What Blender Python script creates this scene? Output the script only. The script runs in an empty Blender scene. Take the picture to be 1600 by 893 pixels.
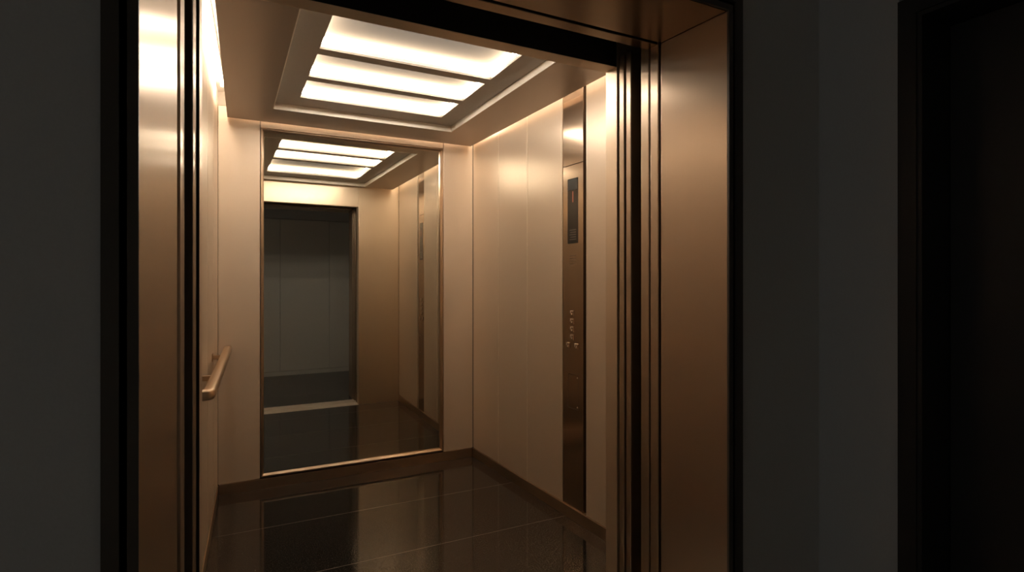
import bpy, bmesh, math
from mathutils import Vector

S = bpy.context.scene
COL = S.collection

# ------------------------------------------------------------------ helpers
def box(bm, x0, x1, y0, y1, z0, z1):
    vs = [bm.verts.new(p) for p in ((x0,y0,z0),(x1,y0,z0),(x1,y1,z0),(x0,y1,z0),
                                    (x0,y0,z1),(x1,y0,z1),(x1,y1,z1),(x0,y1,z1))]
    for f in ((3,2,1,0),(4,5,6,7),(0,1,5,4),(1,2,6,5),(2,3,7,6),(3,0,4,7)):
        bm.faces.new([vs[i] for i in f])

def prism(bm, plan, z0, z1):
    """upright solid over a plan polygon [(x,y),...]"""
    n = len(plan)
    a = sum(plan[i][0]*plan[(i+1) % n][1] - plan[(i+1) % n][0]*plan[i][1] for i in range(n))
    if a < 0: plan = plan[::-1]
    lo = [bm.verts.new((p[0], p[1], z0)) for p in plan]
    hi = [bm.verts.new((p[0], p[1], z1)) for p in plan]
    bm.faces.new(lo[::-1]); bm.faces.new(hi)
    for i in range(n):
        j = (i+1) % n
        bm.faces.new((lo[i], lo[j], hi[j], hi[i]))

def plate(bm, xs, ys, holes, z0, z1, fx=None):
    """slab with rectangular holes; xs, ys = outline, holes = (x0,x1,y0,y1)"""
    gx = sorted({xs[0], xs[1], *[h[0] for h in holes], *[h[1] for h in holes]})
    gy = sorted({ys[0], ys[1], *[h[2] for h in holes], *[h[3] for h in holes]})
    def solid(i, j):
        if not (0 <= i < len(gx)-1 and 0 <= j < len(gy)-1): return False
        cx, cy = (gx[i]+gx[i+1])/2, (gy[j]+gy[j+1])/2
        return not any(h[0] < cx < h[1] and h[2] < cy < h[3] for h in holes)
    cache = {}
    def v(i, j, z):
        k = (i, j, z)
        if k not in cache:
            x = gx[i]
            if fx: x = fx(x, gy[j])
            cache[k] = bm.verts.new((x, gy[j], z))
        return cache[k]
    for i in range(len(gx)-1):
        for j in range(len(gy)-1):
            if not solid(i, j): continue
            bm.faces.new((v(i,j,z0), v(i,j+1,z0), v(i+1,j+1,z0), v(i+1,j,z0)))
            bm.faces.new((v(i,j,z1), v(i+1,j,z1), v(i+1,j+1,z1), v(i,j+1,z1)))
            if not solid(i-1, j): bm.faces.new((v(i,j,z0), v(i,j,z1), v(i,j+1,z1), v(i,j+1,z0)))
            if not solid(i+1, j): bm.faces.new((v(i+1,j,z0), v(i+1,j+1,z0), v(i+1,j+1,z1), v(i+1,j,z1)))
            if not solid(i, j-1): bm.faces.new((v(i,j,z0), v(i+1,j,z0), v(i+1,j,z1), v(i,j,z1)))
            if not solid(i, j+1): bm.faces.new((v(i,j+1,z0), v(i,j+1,z1), v(i+1,j+1,z1), v(i+1,j+1,z0)))

def bevel(bm, w=0.0015, seg=2):
    bmesh.ops.recalc_face_normals(bm, faces=bm.faces[:])
    ed = [e for e in bm.edges if len(e.link_faces) == 2 and e.calc_face_angle(0) > 0.5]
    bmesh.ops.bevel(bm, geom=ed, offset=w, segments=seg, profile=0.5, affect='EDGES', clamp_overlap=True)

def link(name, bm, mat, parent=None, smooth=False, kind=None, label=None):
    bmesh.ops.recalc_face_normals(bm, faces=bm.faces[:])
    me = bpy.data.meshes.new(name)
    bm.to_mesh(me); bm.free()
    me.materials.append(mat)
    if smooth:
        for p in me.polygons: p.use_smooth = True
    o = bpy.data.objects.new(name, me)
    COL.objects.link(o)
    if parent is not None:
        o.parent = parent
        o.matrix_parent_inverse = parent.matrix_world.inverted()
    if kind: o['kind'] = kind
    if label: o['label'] = label
    return o

def bx(name, dims, mat, parent=None, bev=0.0, **k):
    bm = bmesh.new(); box(bm, *dims)
    if bev: bevel(bm, bev)
    return link(name, bm, mat, parent, **k)

def pr(name, plan, z0, z1, mat, parent=None, bev=0.0, **k):
    bm = bmesh.new(); prism(bm, plan, z0, z1)
    if bev: bevel(bm, bev)
    return link(name, bm, mat, parent, **k)

def thing(name, label, cat, loc, group=None):
    o = bpy.data.objects.new(name, None)
    COL.objects.link(o)
    o.empty_display_size = 0.05
    o.location = loc
    o['label'] = label; o['category'] = cat; o['kind'] = 'thing'
    if group: o['group'] = group
    bpy.context.view_layer.update()
    return o

def struct(name, label=None):
    o = bpy.data.objects.new(name, None)
    COL.objects.link(o)
    o['kind'] = 'structure'
    if label: o['label'] = label
    return o

# ------------------------------------------------------------------ materials
def new_mat(name):
    m = bpy.data.materials.new(name); m.use_nodes = True
    nt = m.node_tree
    return m, nt, nt.nodes['Principled BSDF']

def brushed(name, col, rough, aniso=0.6, axis='Z', grain='Z', streak=0.04, metallic=1.0, soft=0.0, soft_rough=0.6, soft_metal=None):
    """brushed metal; grain = direction of the brush lines, axis = axis the tangents turn about"""
    m, nt, b = new_mat(name)
    N, L = nt.nodes, nt.links
    tc = N.new('ShaderNodeTexCoord'); mp = N.new('ShaderNodeMapping')
    sc = [520.0, 520.0, 520.0]; sc['XYZ'.index(grain)] = 0.35
    mp.inputs['Scale'].default_value = sc
    L.new(tc.outputs['Object'], mp.inputs['Vector'])
    nz = N.new('ShaderNodeTexNoise'); nz.inputs['Scale'].default_value = 1.0; nz.inputs['Detail'].default_value = 3.0
    L.new(mp.outputs['Vector'], nz.inputs['Vector'])
    rp = N.new('ShaderNodeMix'); rp.data_type = 'RGBA'
    rp.inputs['A'].default_value = [c*(1-streak) for c in col] + [1]
    rp.inputs['B'].default_value = [min(1, c*(1+streak)) for c in col] + [1]
    L.new(nz.outputs['Fac'], rp.inputs['Factor'])
    L.new(rp.outputs['Result'], b.inputs['Base Color'])
    mr = N.new('ShaderNodeMapRange')
    mr.inputs['To Min'].default_value = rough*(1-streak); mr.inputs['To Max'].default_value = rough*(1+streak)
    L.new(nz.outputs['Fac'], mr.inputs['Value']); L.new(mr.outputs['Result'], b.inputs['Roughness'])
    b.inputs['Metallic'].default_value = metallic
    b.inputs['Anisotropic'].default_value = aniso
    tg = N.new('ShaderNodeTangent'); tg.direction_type = 'RADIAL'; tg.axis = axis
    L.new(tg.outputs['Tangent'], b.inputs['Tangent'])
    if soft:                              # satin lacquer: a broad lobe over the brushed one
        b2 = N.new('ShaderNodeBsdfPrincipled')
        L.new(rp.outputs['Result'], b2.inputs['Base Color'])
        b2.inputs['Metallic'].default_value = metallic if soft_metal is None else soft_metal; b2.inputs['Roughness'].default_value = soft_rough
        ms = N.new('ShaderNodeMixShader'); ms.inputs['Fac'].default_value = soft
        L.new(b.outputs['BSDF'], ms.inputs[1]); L.new(b2.outputs['BSDF'], ms.inputs[2])
        L.new(ms.outputs['Shader'], N['Material Output'].inputs['Surface'])
    return m

def plain(name, col, rough=0.5, metallic=0.0, spec=0.5, var=0.06, scale=60.0, bump=0.0):
    m, nt, b = new_mat(name)
    N, L = nt.nodes, nt.links
    tc = N.new('ShaderNodeTexCoord')
    nz = N.new('ShaderNodeTexNoise'); nz.inputs['Scale'].default_value = scale; nz.inputs['Detail'].default_value = 4.0
    L.new(tc.outputs['Object'], nz.inputs['Vector'])
    mx = N.new('ShaderNodeMix'); mx.data_type = 'RGBA'
    mx.inputs['A'].default_value = [c*(1-var) for c in col] + [1]
    mx.inputs['B'].default_value = [min(1, c*(1+var)) for c in col] + [1]
    L.new(nz.outputs['Fac'], mx.inputs['Factor'])
    L.new(mx.outputs['Result'], b.inputs['Base Color'])
    b.inputs['Roughness'].default_value = rough
    b.inputs['Metallic'].default_value = metallic
    b.inputs['Specular IOR Level'].default_value = spec
    if bump:
        bp = N.new('ShaderNodeBump'); bp.inputs['Strength'].default_value = bump; bp.inputs['Distance'].default_value = 0.002
        L.new(nz.outputs['Fac'], bp.inputs['Height']); L.new(bp.outputs['Normal'], b.inputs['Normal'])
    return m

def lamp(name, col, strength):
    m, nt, b = new_mat(name)
    b.inputs['Base Color'].default_value = (0.205, 0.17, 0.13, 1)
    b.inputs['Roughness'].default_value = 1.0; b.inputs['Specular IOR Level'].default_value = 0.0
    b.inputs['Emission Color'].default_value = (*col, 1)
    b.inputs['Emission Strength'].default_value = strength
    return m

def granite(name, joints_y, half=0.0011, dark=(0.010, 0.0085, 0.0075), light=(0.12, 0.105, 0.088), rough=0.07):
    m, nt, b = new_mat(name)
    N, L = nt.nodes, nt.links
    tc = N.new('ShaderNodeTexCoord')
    n1 = N.new('ShaderNodeTexNoise'); n1.inputs['Scale'].default_value = 190.0; n1.inputs['Detail'].default_value = 3.0
    n2 = N.new('ShaderNodeTexVoronoi'); n2.inputs['Scale'].default_value = 330.0
    L.new(tc.outputs['Object'], n1.inputs['Vector']); L.new(tc.outputs['Object'], n2.inputs['Vector'])
    r1 = N.new('ShaderNodeValToRGB')
    r1.color_ramp.elements[0].position = 0.47; r1.color_ramp.elements[0].color = (*dark, 1)
    r1.color_ramp.elements[1].position = 0.74; r1.color_ramp.elements[1].color = (*light, 1)
    L.new(n1.outputs['Fac'], r1.inputs['Fac'])
    col = r1.outputs['Color']
    # joints running across at the given depths
    sp = N.new('ShaderNodeSeparateXYZ'); L.new(tc.outputs['Object'], sp.inputs['Vector'])
    acc = None
    for y in joints_y:
        c = N.new('ShaderNodeMath'); c.operation = 'COMPARE'
        c.inputs[1].default_value = y; c.inputs[2].default_value = half
        L.new(sp.outputs['Y'], c.inputs[0])
        if acc is None: acc = c.outputs[0]
        else:
            a = N.new('ShaderNodeMath'); a.operation = 'MAXIMUM'
            L.new(acc, a.inputs[0]); L.new(c.outputs[0], a.inputs[1]); acc = a.outputs[0]
    if acc is not None:
        mx = N.new('ShaderNodeMix'); mx.data_type = 'RGBA'
        L.new(acc, mx.inputs['Factor']); L.new(col, mx.inputs['A'])
        mx.inputs['B'].default_value = (0.30, 0.26, 0.22, 1)
        L.new(mx.outputs['Result'], b.inputs['Base Color'])
        mr = N.new('ShaderNodeMapRange'); L.new(acc, mr.inputs['Value'])
        mr.inputs['To Min'].default_value = rough; mr.inputs['To Max'].default_value = 0.6
        L.new(mr.outputs['Result'], b.inputs['Roughness'])
    else:
        L.new(col, b.inputs['Base Color']); b.inputs['Roughness'].default_value = rough
    b.inputs['IOR'].default_value = 1.6
    return m

M = {}
M['panel']   = brushed('satin_bronze_panel', (0.83, 0.69, 0.545), 0.31, 0.35, soft=0.74, soft_rough=0.62, soft_metal=0.4, streak=0.010)
M['frontpanel'] = brushed('brushed_bronze_return', (0.80, 0.66, 0.51), 0.30, 0.65, soft=0.6, soft_rough=0.6, streak=0.02)
M['jamb']    = brushed('brushed_bronze_jamb', (0.51, 0.40, 0.30), 0.23, 0.76, soft=0.52, soft_rough=0.52, streak=0.025)
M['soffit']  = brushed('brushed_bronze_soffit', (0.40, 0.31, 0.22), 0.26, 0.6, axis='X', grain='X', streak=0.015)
M['cop']     = brushed('polished_bronze_plate', (0.54, 0.41, 0.30), 0.18, 0.6, soft=0.12)
M['strip']   = plain('pale_joint_glint', (0.93, 0.80, 0.64), 0.35, metallic=0.4)  # pale colour stands in for the glint on panel joints
M['kick']    = brushed('bronze_kick', (0.62, 0.46, 0.33), 0.33, 0.5, grain='Y')
M['frame']   = brushed('bronze_frame', (0.66, 0.50, 0.36), 0.30, 0.3)
M['rail']    = brushed('bronze_rail', (0.80, 0.62, 0.45), 0.32, 0.3, grain='Y')
M['ceil']    = brushed('satin_bronze_ceiling', (0.52, 0.43, 0.35), 0.40, 0.2, axis='X', grain='X', metallic=0.6, streak=0.02)
M['coffer']  = plain('coffer_taupe', (0.42, 0.37, 0.31), 0.45, spec=0.4)
M['cream']   = plain('coffer_edge_cream', (0.86, 0.79, 0.68), 0.4)
M['white']   = plain('light_well_white', (0.86, 0.83, 0.78), 0.6)
M['well']    = plain('light_well_satin', (0.80, 0.76, 0.70), 0.6)
M['dark']    = plain('shaft_black', (0.010, 0.009, 0.008), 0.7)
M['gap']     = plain('shadow_gap_bronze', (0.075, 0.050, 0.034), 0.45)
M['arch']    = plain('dark_bronze_architrave', (0.075, 0.065, 0.054), 0.42, spec=0.4)
M['hall']    = plain('lobby_grey_plaster', (0.56, 0.575, 0.58), 0.75, spec=0.25, scale=220, bump=0.08)
M['hallpan'] = plain('lobby_grey_panel', (0.70, 0.70, 0.67), 0.55, spec=0.3)
M['hallceil']= plain('lobby_ceiling_paint', (0.55, 0.56, 0.56), 0.8)
M['doorleaf']= plain('dark_door_paint', (0.022, 0.021, 0.019), 0.5)
M['alu']     = brushed('aluminium_sill', (0.93, 0.90, 0.85), 0.4, 0.0, axis='X', grain='X', metallic=0.0)
M['glassblk']= plain('black_display_glass', (0.035, 0.030, 0.026), 0.12, spec=0.6)
M['screen']  = plain('dark_lcd', (0.004, 0.004, 0.004), 0.25)
M['mark']    = plain('pale_engraving', (0.70, 0.58, 0.45), 0.4)
M['caption'] = plain('grey_caption', (0.16, 0.14, 0.12), 0.4)
M['etch']    = plain('dark_engraving', (0.10, 0.07, 0.05), 0.5)
M['floor']   = granite('black_granite', (3.214, 2.622, 2.03))
M['hallfl']  = granite('lobby_granite', (0.85, 0.25, -0.35), dark=(0.012,0.011,0.010), light=(0.05,0.045,0.04), rough=0.14)
M['led']     = lamp('warm_led', (1.0, 0.88, 0.74), 8.8)
M['cove']    = lamp('warm_cove_led', (1.0, 0.85, 0.68), 7.8)
M['diffuser']= lamp('warm_diffuser', (1.0, 0.92, 0.82), 0.03)
M['red']     = lamp('red_indicator', (1.0, 0.10, 0.04), 0.14)
m, nt, b = new_mat('mirror_silver')
b.inputs['Base Color'].default_value = (0.73, 0.72, 0.65, 1); b.inputs['Metallic'].default_value = 1; b.inputs['Roughness'].default_value = 0.015
M['mirror'] = m

# ------------------------------------------------------------------ lift car
YB, YF = 3.83, 1.72                      # back wall face, inside face of the front wall
XR = lambda y: 1.632 + 0.0398*(YB - y)   # side walls open very slightly towards the door
XL = lambda y: -0.050 - 0.0413*(YB - y)
ZC = 2.30                                # underside of the dropped ceiling
ZT = 2.375                               # top of the wall panels

def side_plan(fn, sgn, y0, y1, a, b):
    """plan strip along a side wall between depths y0..y1, a..b metres behind its face"""
    return [(fn(y0)+sgn*a, y0), (fn(y1)+sgn*a, y1), (fn(y1)+sgn*b, y1), (fn(y0)+sgn*b, y0)]

# floor of the car
pr('floor', [(XL(YF)-.03, 1.725), (XR(YF)+.03, 1.725), (XR(YB)+.03, YB+.06), (XL(YB)-.03, YB+.06)], -0.06, 0.0, M['floor'], kind='structure')

# right wall
wr = pr('wall_right', side_plan(XR, 1, YF, YB+.06, .024, .05), 0.0, ZT, M['gap'], kind='structure')
g = 0.0034
for y1, y0 in ((3.829, 3.428), (3.428, 3.045), (3.045, 2.6606), (2.4369, YF+.001)):
    pr('wall_panel', side_plan(XR, 1, y0+g, y1-g, 0, .024), 0.066, ZT, M['panel'], wr, bev=0.0038)
for y in (3.428, 3.045, 2.6640, 2.4335):  # inlays with the joint highlight put into their colour
    pr('joint_glint', side_plan(XR, 1, y-.0032, y+.0032, -.0004, .020), 0.066, ZT, M['strip'], wr, label='pale thin strip painting the glint along a panel joint')
pr('cove_lining', side_plan(XR, 1, YF, YB+.06, .0, .05), ZT+.001, 2.46, M['white'], wr)
pr('baseboard_right', side_plan(XR, 1, YF, YB-.006, -.006, .0235), 0.0, 0.064, M['kick'], bev=0.001, kind='structure')

# left wall
wl = pr('wall_left', side_plan(XL, -1, YF, YB+.06, .024, .05), 0.0, ZT, M['gap'], kind='structure')
for y1, y0 in ((3.829, 3.428), (3.428, 3.045), (3.045, 2.66), (2.66, 2.2), (2.2, YF+.001)):
    pr('wall_panel', side_plan(XL, -1, y0+g, y1-g, 0, .024), 0.066, ZT, M['panel'], wl, bev=0.0038)
for y in (3.428, 3.045, 2.66, 2.2):  # same coloured-in joint highlights on this side
    pr('joint_glint', side_plan(XL, -1, y-.0032, y+.0032, -.0004, .020), 0.066, ZT, M['strip'], wl, label='pale thin strip painting the glint along a panel joint')
pr('cove_lining', side_plan(XL, -1, YF, YB+.06, .0, .05), ZT+.001, 2.46, M['white'], wl)
pr('baseboard_left', side_plan(XL, -1, YF, YB-.006, -.004, .0235), 0.0, 0.064, M['kick'], bev=0.001, kind='structure')

# back wall
wb = bx('wall_back', (XL(YB)-.05, XR(YB)+.05, YB+.040, YB+.06, 0.0, ZT), M['gap'], kind='structure')
bx('wall_panel', (XL(YB)+.001, 0.184, YB, YB+.040, 0.066, ZT), M['panel'], wb, bev=0.002)
bx('wall_panel', (1.401, XR(YB)-.001, YB, YB+.040, 0.066, ZT), M['panel'], wb, bev=0.002)
bx('wall_panel', (0.1875, 1.3975, YB, YB+.040, 2.268, ZT), M['panel'], wb, bev=0.002)
bx('cove_lining', (XL(YB)-.05, XR(YB)+.05, YB, YB+.06, ZT+.001, 2.46), M['white'], wb)
bx('baseboard_back', (XL(YB)+.006, XR(YB)-.008, YB-.006, YB+.0395, 0.0, 0.064), M['kick'], bev=0.001, kind='structure')

# roof above the cove and the dropped ceiling with its stepped coffer
rf = pr('ceiling', [(XL(YF)-.06, YF-.07), (XR(YF)+.06, YF-.07), (XR(YB)+.05, YB+.06), (XL(YB)-.05, YB+.06)], 2.461, 2.50, M['white'], kind='structure')
CO = (0.240, 1.331, 1.80, 3.492)                                   # coffer opening
WELLS = [(0.366, 1.202, 3.030, 3.328), (0.366, 1.202, 2.660, 2.968), (0.366, 1.202, 2.000, 2.592)]
def edge_x(x, y):
    t = (3.80 - y)/(3.80 - 2.22)
    if x == -1.0: return 0.001 - 0.040*t
    if x == 3.0:  return 1.603 + 0.029*t
    return x
bm = bmesh.new(); plate(bm, (-1.0, 3.0), (1.745, 3.802), [CO], ZC, ZC+.032, fx=edge_x)
link('ceiling_panel', bm, M['ceil'], rf)
bm = bmesh.new()
e = 0.004
plate(bm, (CO[0]-e, CO[1]+e), (CO[2]-e, CO[3]+e), [(CO[0]+.0005, CO[1]-.0005, CO[2]+.0005, CO[3]-.0005)], ZC-.001, ZC+.036)
link('coffer_edge', bm, M['cream'], rf)
bm = bmesh.new(); plate(bm, (CO[0]-.02, CO[1]+.02), (CO[2]-.02, CO[3]+.02), WELLS, ZC+.036, ZC+.044)
link('coffer_panel', bm, M['coffer'], rf)
# hangers between roof and dropped ceiling
bm = bmesh.new()
for x in (0.12, 1.46):
    for y in (2.0, 3.5): box(bm, x-.01, x+.01, y-.01, y+.01, ZC+.032, 2.461)
link('ceiling_hanger', bm, M['dark'], rf)

well_labels = ['bright rectangular ceiling light panel closest to the mirror, at the back of the coffer',
               'bright ceiling light panel in the middle of the three, between two bars',
               'widest bright ceiling light panel of the three, closest to the door header']
for i, w in enumerate(WELLS):
    x0, x1, y0, y1 = w
    t = thing('ceiling_light', well_labels[i], 'ceiling light', ((x0+x1)/2, (y0+y1)/2, ZC+.044), 'recessed light panels in the lift ceiling')
    o = 0.024; zb = ZC+.0445; zt = zb+.062
    bm = bmesh.new()
    plate(bm, (x0-o-.008, x1+o+.008), (y0-o-.008, y1+o+.008), [(x0-o, x1+o, y0-o, y1+o)], zb, zt)   # four sides of the well
    link('housing', bm, M['well'], t)
    bm = bmesh.new()
    plate(bm, (x0-.004, x1+.004), (y0-.004, y1+.004), [(x0, x1, y0, y1)], zb+.0002, zb+.015)          # lip hiding the strip
    link('lip', bm, M['well'], t)
    bx('diffuser', (x0-o-.008, x1+o+.008, y0-o-.008, y1+o+.008, zt+.0005, zt+.008), M['diffuser'], t)
    bm = bmesh.new(); h = 0.006
    box(bm, x0-o+.001, x1+o-.001, y0-o+.001, y0-o+h, zb+.016, zb+.052)
    box(bm, x0-o+.001, x1+o-.001, y1+o-h, y1+o-.001, zb+.016, zb+.052)
    box(bm, x0-o+.001, x0-o+h, y0-o+h, y1+o-h, zb+.016, zb+.052)
    box(bm, x1+o-h, x1+o-.001, y0-o+h, y1+o-h, zb+.016, zb+.052)
    link('led_strip', bm, M['led'], t)

# cove strips hung under the roof over the gap round the dropped ceiling
def cove(label, plan, loc):
    t = thing('cove_light', label, 'cove light', loc, 'cove lights round the lift ceiling')
    pr('led_strip', plan, 2.425, 2.440, M['cove'], t)
    cx = sum(p[0] for p in plan)/4; cy = sum(p[1] for p in plan)/4
    pr('channel', [(cx+(p[0]-cx)*1.02 + (0.003 if p[0] > cx else -0.003), p[1]) for p in plan], 2.4402, 2.4605, M['white'], t)
cove('long warm light strip glowing above the wall with the button panel', side_plan(XR, 1, 1.80, 3.70, -.040, -.026), (1.63, 2.8, 2.461))
cove('long warm light strip glowing above the wall with the handrail', side_plan(XL, -1, 1.80, 3.62, -.040, -.026), (-.04, 2.8, 2.461))
cove('warm light strip glowing above the wall mirror', [(0.10, YB-.030), (1.52, YB-.030), (1.52, YB-.018), (0.10, YB-.018)], (0.8, YB-.02, 2.461))

# front wall of the car (seen in the mirror): return panel, transom, narrow strip
XJ, XJL = 1.280, -0.0605                 # clear opening of the car entrance
wf = struct('wall_front')
pr('return_panel', [(XJ, 1.652), (XR(YF)-.001, 1.652), (XR(YF)-.001, YF), (XJ, YF)], 0.0, ZT, M['frontpanel'], wf, bev=0.002)
bx('return_shade', (XL(YF)+.001, -.0640, 1.6475, 1.6515, 0.0, 2.09), M['dark'], wf)  # black plate added to paint the gap beside the post as deep shade
pr('return_panel', [(XL(YF)+.001, 1.652), (-.0631, 1.652), (-.0597, YF), (XL(YF)+.001, YF)], 0.0, ZT, M['frontpanel'], wf, bev=0.002)
bx('transom_shade', (XJL+.0015, XJ-.0015, 1.652, 1.6545, 2.0925, ZT), M['dark'], wf)  # black sheet on the lobby side, painting the cavity's shade
bx('transom', (XJL+.0015, XJ-.0015, 1.655, YF-.001, 2.092, ZT), M['frontpanel'], wf, bev=0.002)
bx('cove_lining', (XL(YF)-.03, XR(YF)+.03, 1.655, YF, ZT+.001, 2.4605), M['white'], wf)

# ------------------------------------------------------------------ mirror
t = thing('wall_mirror', 'tall rectangular bronze-framed mirror on the back wall of the lift', 'mirror', (0.79, YB, 0.07))
mx0, mx1, mz0, mz1 = 0.1885, 1.3965, 0.073, 2.264
bm = bmesh.new()
prof = [(0.0, -0.003), (0.004, -0.004), (0.008, -0.004), (0.018, 0.012), (0.018, 0.030), (0.0, 0.030)]   # (inset, depth)
rings = []
for ins, d in prof:
    rings.append([bm.verts.new(p) for p in ((mx0+ins, YB+d, mz0+ins), (mx1-ins, YB+d, mz0+ins), (mx1-ins, YB+d, mz1-ins), (mx0+ins, YB+d, mz1-ins))])
for a in range(len(rings)):
    c = (a+1) % len(rings)
    for k in range(4):
        bm.faces.new((rings[a][k], rings[a][(k+1) % 4], rings[c][(k+1) % 4], rings[c][k]))
link('mirror_frame', bm, M['frame'], t)
# silvered glass, hung a touch out of parallel
th = math.radians(0.55)
gx0, gx1 = mx0+.012, mx1-.012
gy = lambda x: YB + .0145 + (x - gx0)*math.tan(th)
pr('mirror_glass', [(gx0, gy(gx0)), (gx1, gy(gx1)), (gx1, gy(gx1)+.005), (gx0, gy(gx0)+.005)], mz0+.012, mz1-.012, M['mirror'], t)

# ------------------------------------------------------------------ handrail on the left wall
t = thing('handrail', 'short satin bronze handrail with rounded ends on the side wall', 'handrail', (-.09, 2.9, 0.885))
def sweep_bar(path, w, h, zc):
    """flat-oval bar swept along a plan path (list of (x,y)); w across, h tall"""
    bm = bmesh.new(); n = 16; rings = []
    P = [Vector(p) for p in path]
    for i, p in enumerate(P):
        d = (P[min(i+1, len(P)-1)] - P[max(i-1, 0)]).normalized()
        nrm = Vector((-d.y, d.x))
        ring = []
        for k in range(n):
            a = 2*math.pi*k/n
            ca, sa = math.cos(a), math.sin(a)
            u = math.copysign(abs(ca)**0.55, ca)*w/2; v = math.copysign(abs(sa)**0.55, sa)*h/2
            ring.append(bm.verts.new((p.x+nrm.x*u, p.y+nrm.y*u, zc+v)))
        rings.append(ring)
    for a, c in zip(rings, rings[1:]):
        for k in range(n): bm.faces.new((a[k], a[(k+1) % n], c[(k+1) % n], c[k]))
    bm.faces.new(rings[0]); bm.faces.new(rings[-1][::-1])
    return bm
ya, yb, off, R = 2.285, 3.785, 0.056, 0.024
xr = lambda y: XL(y) + off
path = [(XL(ya)+.001, ya)]
cx, cy = xr(ya)-R, ya+R
path += [(cx-.004, ya)]
for k in range(7):
    a = -math.pi/2 + k*math.pi/12
    path.append((cx+R*math.cos(a), cy+R*math.sin(a)))
for k in range(1, 9):
    yy = cy + (yb-cy)*k/8; path.append((xr(yy), yy))
link('rail', sweep_bar(path, 0.042, 0.040, 0.893), M['rail'], t, smooth=True)
for y in (2.62, 3.33):
    bm = bmesh.new()
    box(bm, XL(y)-.0005, XL(y)+.005, y-.022, y+.022, .882, .922)
    bevel(bm, .002)
    box(bm, XL(y)+.005, xr(y)-.012, y-.011, y+.011, .892, .912)
    link('bracket', bm, M['rail'], t)

# ------------------------------------------------------------------ control panel in the right wall
t = thing('control_panel', 'tall dark bronze button panel with display set into the side wall', 'control panel', (XR(2.56), 2.56, 0.066))
pr('upper_plate', side_plan(XR, 1, 2.470, 2.6585, .003, .022), 1.9425, ZT, M['cop'], t, bev=0.0012)
fp = pr('faceplate', side_plan(XR, 1, 2.470, 2.6585, .003, .022), 0.066, 1.9400, M['cop'], t, bev=0.0012)
F = .003
ds = pr('display', side_plan(XR, 1, 2.514, 2.610, F-.0015, F+.004), 1.510, 1.866, M['glassblk'], t, bev=0.0008, label='black glass display strip')
pr('screen', side_plan(XR, 1, 2.519, 2.605, F-.0022, F-.0014), 1.802, 1.861, M['screen'], ds, label='dark screen at the top of the display')
pr('indicator', side_plan(XR, 1, 2.5575, 2.5625, F-.0022, F-.0014), 1.735, 1.795, M['red'], ds, label='small red lit line')
bm = bmesh.new()
for k, z in enumerate((1.532, 1.545, 1.558, 1.571, 1.584)):
    prism(bm, side_plan(XR, 1, 2.530, 2.590 - .006*(k % 2), F-.0020, F-.0014), z-.0018, z+.0018)
link('caption_line', bm, M['caption'], ds)
bm = bmesh.new()
for z in (1.398, 1.413, 1.428, 1.443):
    prism(bm, side_plan(XR, 1, 2.530, 2.590, F-.0004, F+.002), z-.0012, z+.0012)
link('speaker_grille', bm, M['etch'], t)
def button(y, z):
    bm = bmesh.new(); s = 0.0165
    prism(bm, side_plan(XR, 1, y-s, y+s, F-.0045, F+.002), z-s, z+s)
    bevel(bm, 0.0022)
    bt = link('call_button', bm, M['cop'], t)
    # engraved edge marks: bright top and side line and short strokes, no readable figure
    bm = bmesh.new()
    prism(bm, side_plan(XR, 1, y-.012, y+.013, F-.0052, F-.0044), z+.0105, z+.0135)
    prism(bm, side_plan(XR, 1, y+.010, y+.013, F-.0052, F-.0044), z-.002, z+.0105)
    prism(bm, side_plan(XR, 1, y-.004, y+.004, F-.0052, F-.0044), z-.0075, z-.0045)
    prism(bm, side_plan(XR, 1, y-.004, y-.001, F-.0052, F-.0044), z-.0045, z+.004)
    link('button_mark', bm, M['mark'], bt)
for y, z in ((2.567,1.128),(2.567,1.084),(2.567,1.040),(2.567,0.996),(2.604,0.949),(2.526,0.949)): button(y, z)
bm = bmesh.new()
for a in ((2.510, 2.606, .7915, .7935), (2.510, 2.606, .6065, .6085), (2.510, 2.512, .6085, .7915), (2.604, 2.606, .6085, .7915)):
    prism(bm, side_plan(XR, 1, a[0], a[1], F-.0003, F+.002), a[2], a[3])
hat = link('service_hatch', bm, M['etch'], t)
for z in (.780, .620):
    bm = bmesh.new(); n = 12; y = 2.520; r = .004
    A = [bm.verts.new((XR(y)+F-.0016, y+r*math.cos(2*math.pi*k/n), z+r*math.sin(2*math.pi*k/n))) for k in range(n)]
    B = [bm.verts.new((XR(y)+F+.001, y+r*math.cos(2*math.pi*k/n), z+r*math.sin(2*math.pi*k/n))) for k in range(n)]
    for k in range(n): bm.faces.new((A[k], A[(k+1) % n], B[(k+1) % n], B[k]))
    bm.faces.new(A); bm.faces.new(B[::-1])
    link('screw', bm, M['mark'], hat)

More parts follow.
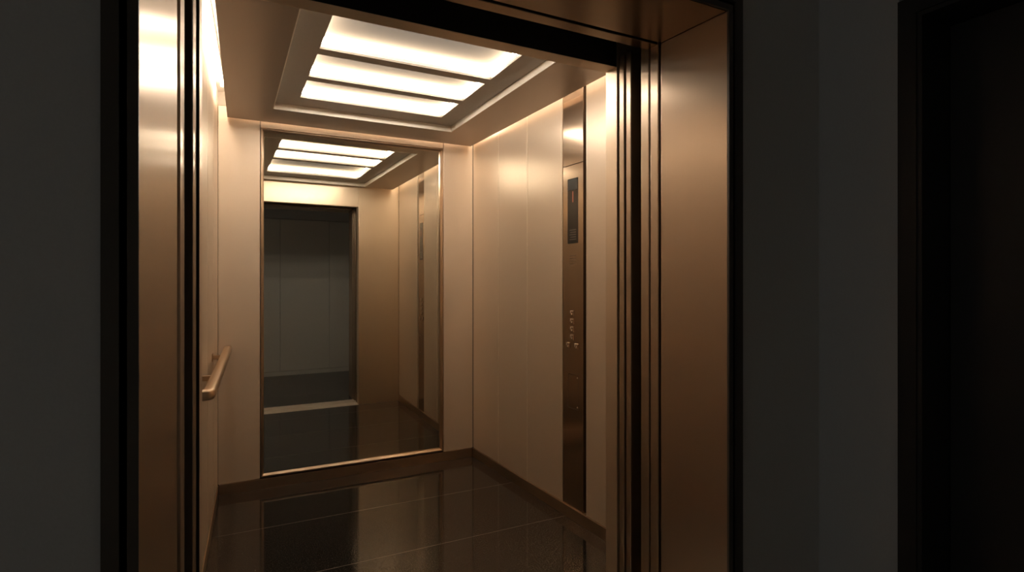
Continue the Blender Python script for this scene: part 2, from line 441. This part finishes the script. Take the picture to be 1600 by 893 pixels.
# ------------------------------------------------------------------ entrance: landing frame, doors, sills
YH = 1.165                                # lobby face of the front wall
t = thing('entrance_frame', 'brushed bronze lift entrance frame with dark outer architrave in the lobby wall', 'door frame', (0.58, 1.30, 0.0))
pr('side_jamb', [(1.300, 1.160), (1.345, 1.160), (1.345, 1.418), (1.280, 1.418)], 0.0, 2.0895, M['jamb'], t, bev=0.0015)
pr('side_jamb', [(-.1365, 1.160), (-.1815, 1.160), (-.1815, 1.418), (-.097, 1.418)], 0.0, 2.0895, M['jamb'], t, bev=0.0015)
bx('header', (-.1815, 1.345, 1.160, 1.418, 2.0905, 2.135), M['soffit'], t, bev=0.0015)
def arch(name, i0, i1, y):
    bm = bmesh.new()
    xa, xb, zt = -.1365, 1.300, 2.0905
    box(bm, xa-i1, xa-i0, y, YH+.0, 0.0, zt+i1)
    box(bm, xb+i0, xb+i1, y, YH+.0, 0.0, zt+i1)
    box(bm, xa-i0, xb+i0, y, YH+.0, zt+i0, zt+i1)
    link(name, bm, M['arch'], t, label='dark outer band of the frame')
bm_y = 1.159
arch('architrave', 0.000, 0.0165, 1.1535)
arch('architrave', 0.0165, 0.028, 1.1600)
arch('architrave', 0.028, 0.0535, 1.1505)

t = thing('landing_door_post', 'narrow bronze strike post inside the entrance frame, beside the handrail wall', 'door post', (-.11, 1.47, 0))
pr('post', [(-.0920, 1.434), (-.1800, 1.434), (-.1800, 1.558), (-.0915, 1.558)], 0.0, 2.13, M['jamb'], t, bev=0.002)
t = thing('car_door_post', 'narrow bronze strike post of the lift car, beside the handrail wall', 'door post', (-.10, 1.61, 0))
pr('post', [(-.0744, 1.585), (-.1800, 1.585), (-.1800, 1.643), (-.0705, 1.643)], 0.0, 2.13, M['jamb'], t, bev=0.0015)
bx('post_shade', (-.1780, -.0765, 1.578, 1.5848, 0.0, 2.13), M['gap'], t, label='dark brown strip painting shade on the post front')  # dark strip laid over the post front to stand in for shade

def leaf(name, label, y0, y1, x, group):
    t = thing(name, label, 'sliding door', (x+.35, (y0+y1)/2, 0.006), group)
    bx('door_skin', (x, x+.70, y0, y1, 0.006, 2.125), M['jamb'], t, bev=0.003)
    bx('door_hanger', (x+.10, x+.60, (y0+y1)/2-.008, (y0+y1)/2+.008, 2.125, 2.20), M['dark'], t)
leaf('landing_door_leaf', 'bronze landing door edge right beside the wide jamb, closest to the lobby', 1.432, 1.4715, 1.281, 'retracted landing doors')
leaf('landing_door_leaf', 'bronze landing door edge beside the black running gap', 1.481, 1.5225, 1.283, 'retracted landing doors')
leaf('car_door_leaf', 'slim bronze car door edge just inside the black running gap', 1.576, 1.6035, 1.283, 'retracted car doors')
leaf('car_door_leaf', 'slim bronze car door edge beside the lift return panel', 1.612, 1.6400, 1.281, 'retracted car doors')

bx('trim_1', (-.097, 1.279, 1.434, 1.480, 2.0905, 2.125), M['soffit'], bev=0.0015, kind='structure')

def sill(name, label, y0, y1, xa, xb):
    t = thing(name, label, 'door sill', (0.6, (y0+y1)/2, -.03))
    bm = bmesh.new(); n = 4; w = (y1-y0)/n
    box(bm, xa, xb, y0, y1, -.05, -.012)
    for k in range(n): box(bm, xa, xb, y0+w*k+.003, y0+w*(k+1)-.003, -.0121, 0.001)
    link('tread', bm, M['alu'], t)
sill('landing_sill', 'ribbed pale metal threshold on the lobby side of the lift door', 1.420, 1.548, -.18, 1.98)
sill('car_sill', 'ribbed pale metal threshold on the lift floor edge', 1.574, 1.722, -.13, 1.70)

# lift shaft round the doors
sh = struct('wall_shaft')
bx('shaft_lintel', (-.30, 2.05, 1.419, 1.652, 2.42, 2.52), M['dark'], sh)
bx('shaft_side', (2.03, 2.05, 1.419, 1.75, -.1, 2.42), M['dark'], sh)
bx('shaft_side', (-.30, -.182, 1.419, 1.651, -.1, 2.42), M['dark'], sh)
bx('shaft_back', (XR(YF)+.052, 2.05, 1.70, 1.72, -.1, 2.42), M['dark'], sh)
bx('shaft_pit', (-.30, 2.05, 1.418, 1.73, -.16, -.10), M['dark'], sh)

# ------------------------------------------------------------------ lobby
HX0, HX1, HY0, HZ = -3.00, 1.724, -0.63, 2.55
bx('floor_lobby', (HX0, HX1+.2, HY0, 1.419, -.06, 0.0), M['hallfl'], kind='structure')
bx('ceiling_lobby', (HX0-.1, HX1+.2, HY0-.1, 1.42, HZ, HZ+.05), M['hallceil'], kind='structure')
w = struct('wall_lobby_front')
bx('wall_face', (HX0, -.182, YH, 1.418, 0, HZ), M['hall'], w)
bx('wall_face', (1.346, HX1+.2, YH, 1.418, 0, HZ), M['hall'], w)
bx('wall_face', (-.182, 1.346, YH, 1.418, 2.136, HZ), M['hall'], w)
w = struct('wall_lobby_right')
bx('wall_face', (HX1, HX1+.2, .9205, YH-.0005, 0, HZ), M['hall'], w)
bx('wall_face', (HX1, HX1+.2, -.12, .9205, 2.11, HZ), M['hall'], w)
bx('wall_face', (HX1, HX1+.2, HY0, -.12, 0, HZ), M['hall'], w)
w = struct('wall_lobby_opposite')
bx('wall_core', (HX0, HX1+.2, HY0-.1, HY0-.022, 0, HZ), M['gap'], w)
xs = [HX0, -2.56, -1.90, -1.24, -.58, .082, .742, 1.40, HX1-.001]
for a, c in zip(xs, xs[1:]):
    bx('wall_panel', (a+.002, c-.002, HY0-.022, HY0, .062, 2.17), M['hallpan'], w, bev=0.0015)
bx('wall_frieze', (HX0, HX1-.001, HY0-.022, HY0, 2.174, HZ), M['hall'], w)
bx('baseboard_lobby', (HX0, HX1-.001, HY0-.021, HY0+.010, 0, .058), M['hallpan'], bev=0.001, kind='structure')
# corridor's left end left open so the dim world background adds lobby fill

# recessed dark door in the lobby's right wall
d = struct('door_1')
def dframe(name, i0, i1, x0, x1):
    bm = bmesh.new(); ya, yb_, zt = -.06, .860, 2.042
    box(bm, x0, x1, yb_+i0, yb_+i1, 0, zt+i1)
    box(bm, x0, x1, ya-i1, ya-i0, 0, zt+i1)
    box(bm, x0, x1, ya-i0, yb_+i0, zt+i0, zt+i1)
    link(name, bm, M['doorleaf'], d)
dframe('door_frame', 0.012, 0.060, HX1-.008, HX1+.19)
dframe('door_frame_bead', 0.0, 0.012, HX1-.002, HX1+.19)
bx('door_leaf', (HX1+.145, HX1+.185, -.0598, .8598, .004, 2.0415), M['doorleaf'], d, bev=0.002)

# ------------------------------------------------------------------ light, world, camera
wd = bpy.data.worlds.new('World'); S.world = wd; wd.use_nodes = True
wd.node_tree.nodes['Background'].inputs['Color'].default_value = (1.0, 0.95, 0.89, 1)
wd.node_tree.nodes['Background'].inputs['Strength'].default_value = 0.06  # weak even background, added as fill through the open corridor end

cam = bpy.data.cameras.new('camera'); co = bpy.data.objects.new('camera', cam); COL.objects.link(co)
cam.sensor_width = 36.0; cam.lens = 870.0/1600*36
cam.shift_y = -6.5/1600
cam.clip_start = 0.02
co.location = (0, 0, 1.30)
co.rotation_euler = (math.radians(90), 0, math.radians(-27.1))
S.camera = co

S.view_settings.view_transform = 'Standard'; S.view_settings.look = 'None'
S.view_settings.exposure = 1.88; S.view_settings.gamma = 1.0; S.view_settings.use_curve_mapping = False
S.cycles.max_bounces = 16; S.cycles.diffuse_bounces = 8; S.cycles.glossy_bounces = 12
S.cycles.sample_clamp_indirect = 6.0
S.cycles.use_denoising = True
S.cycles.caustics_reflective = True
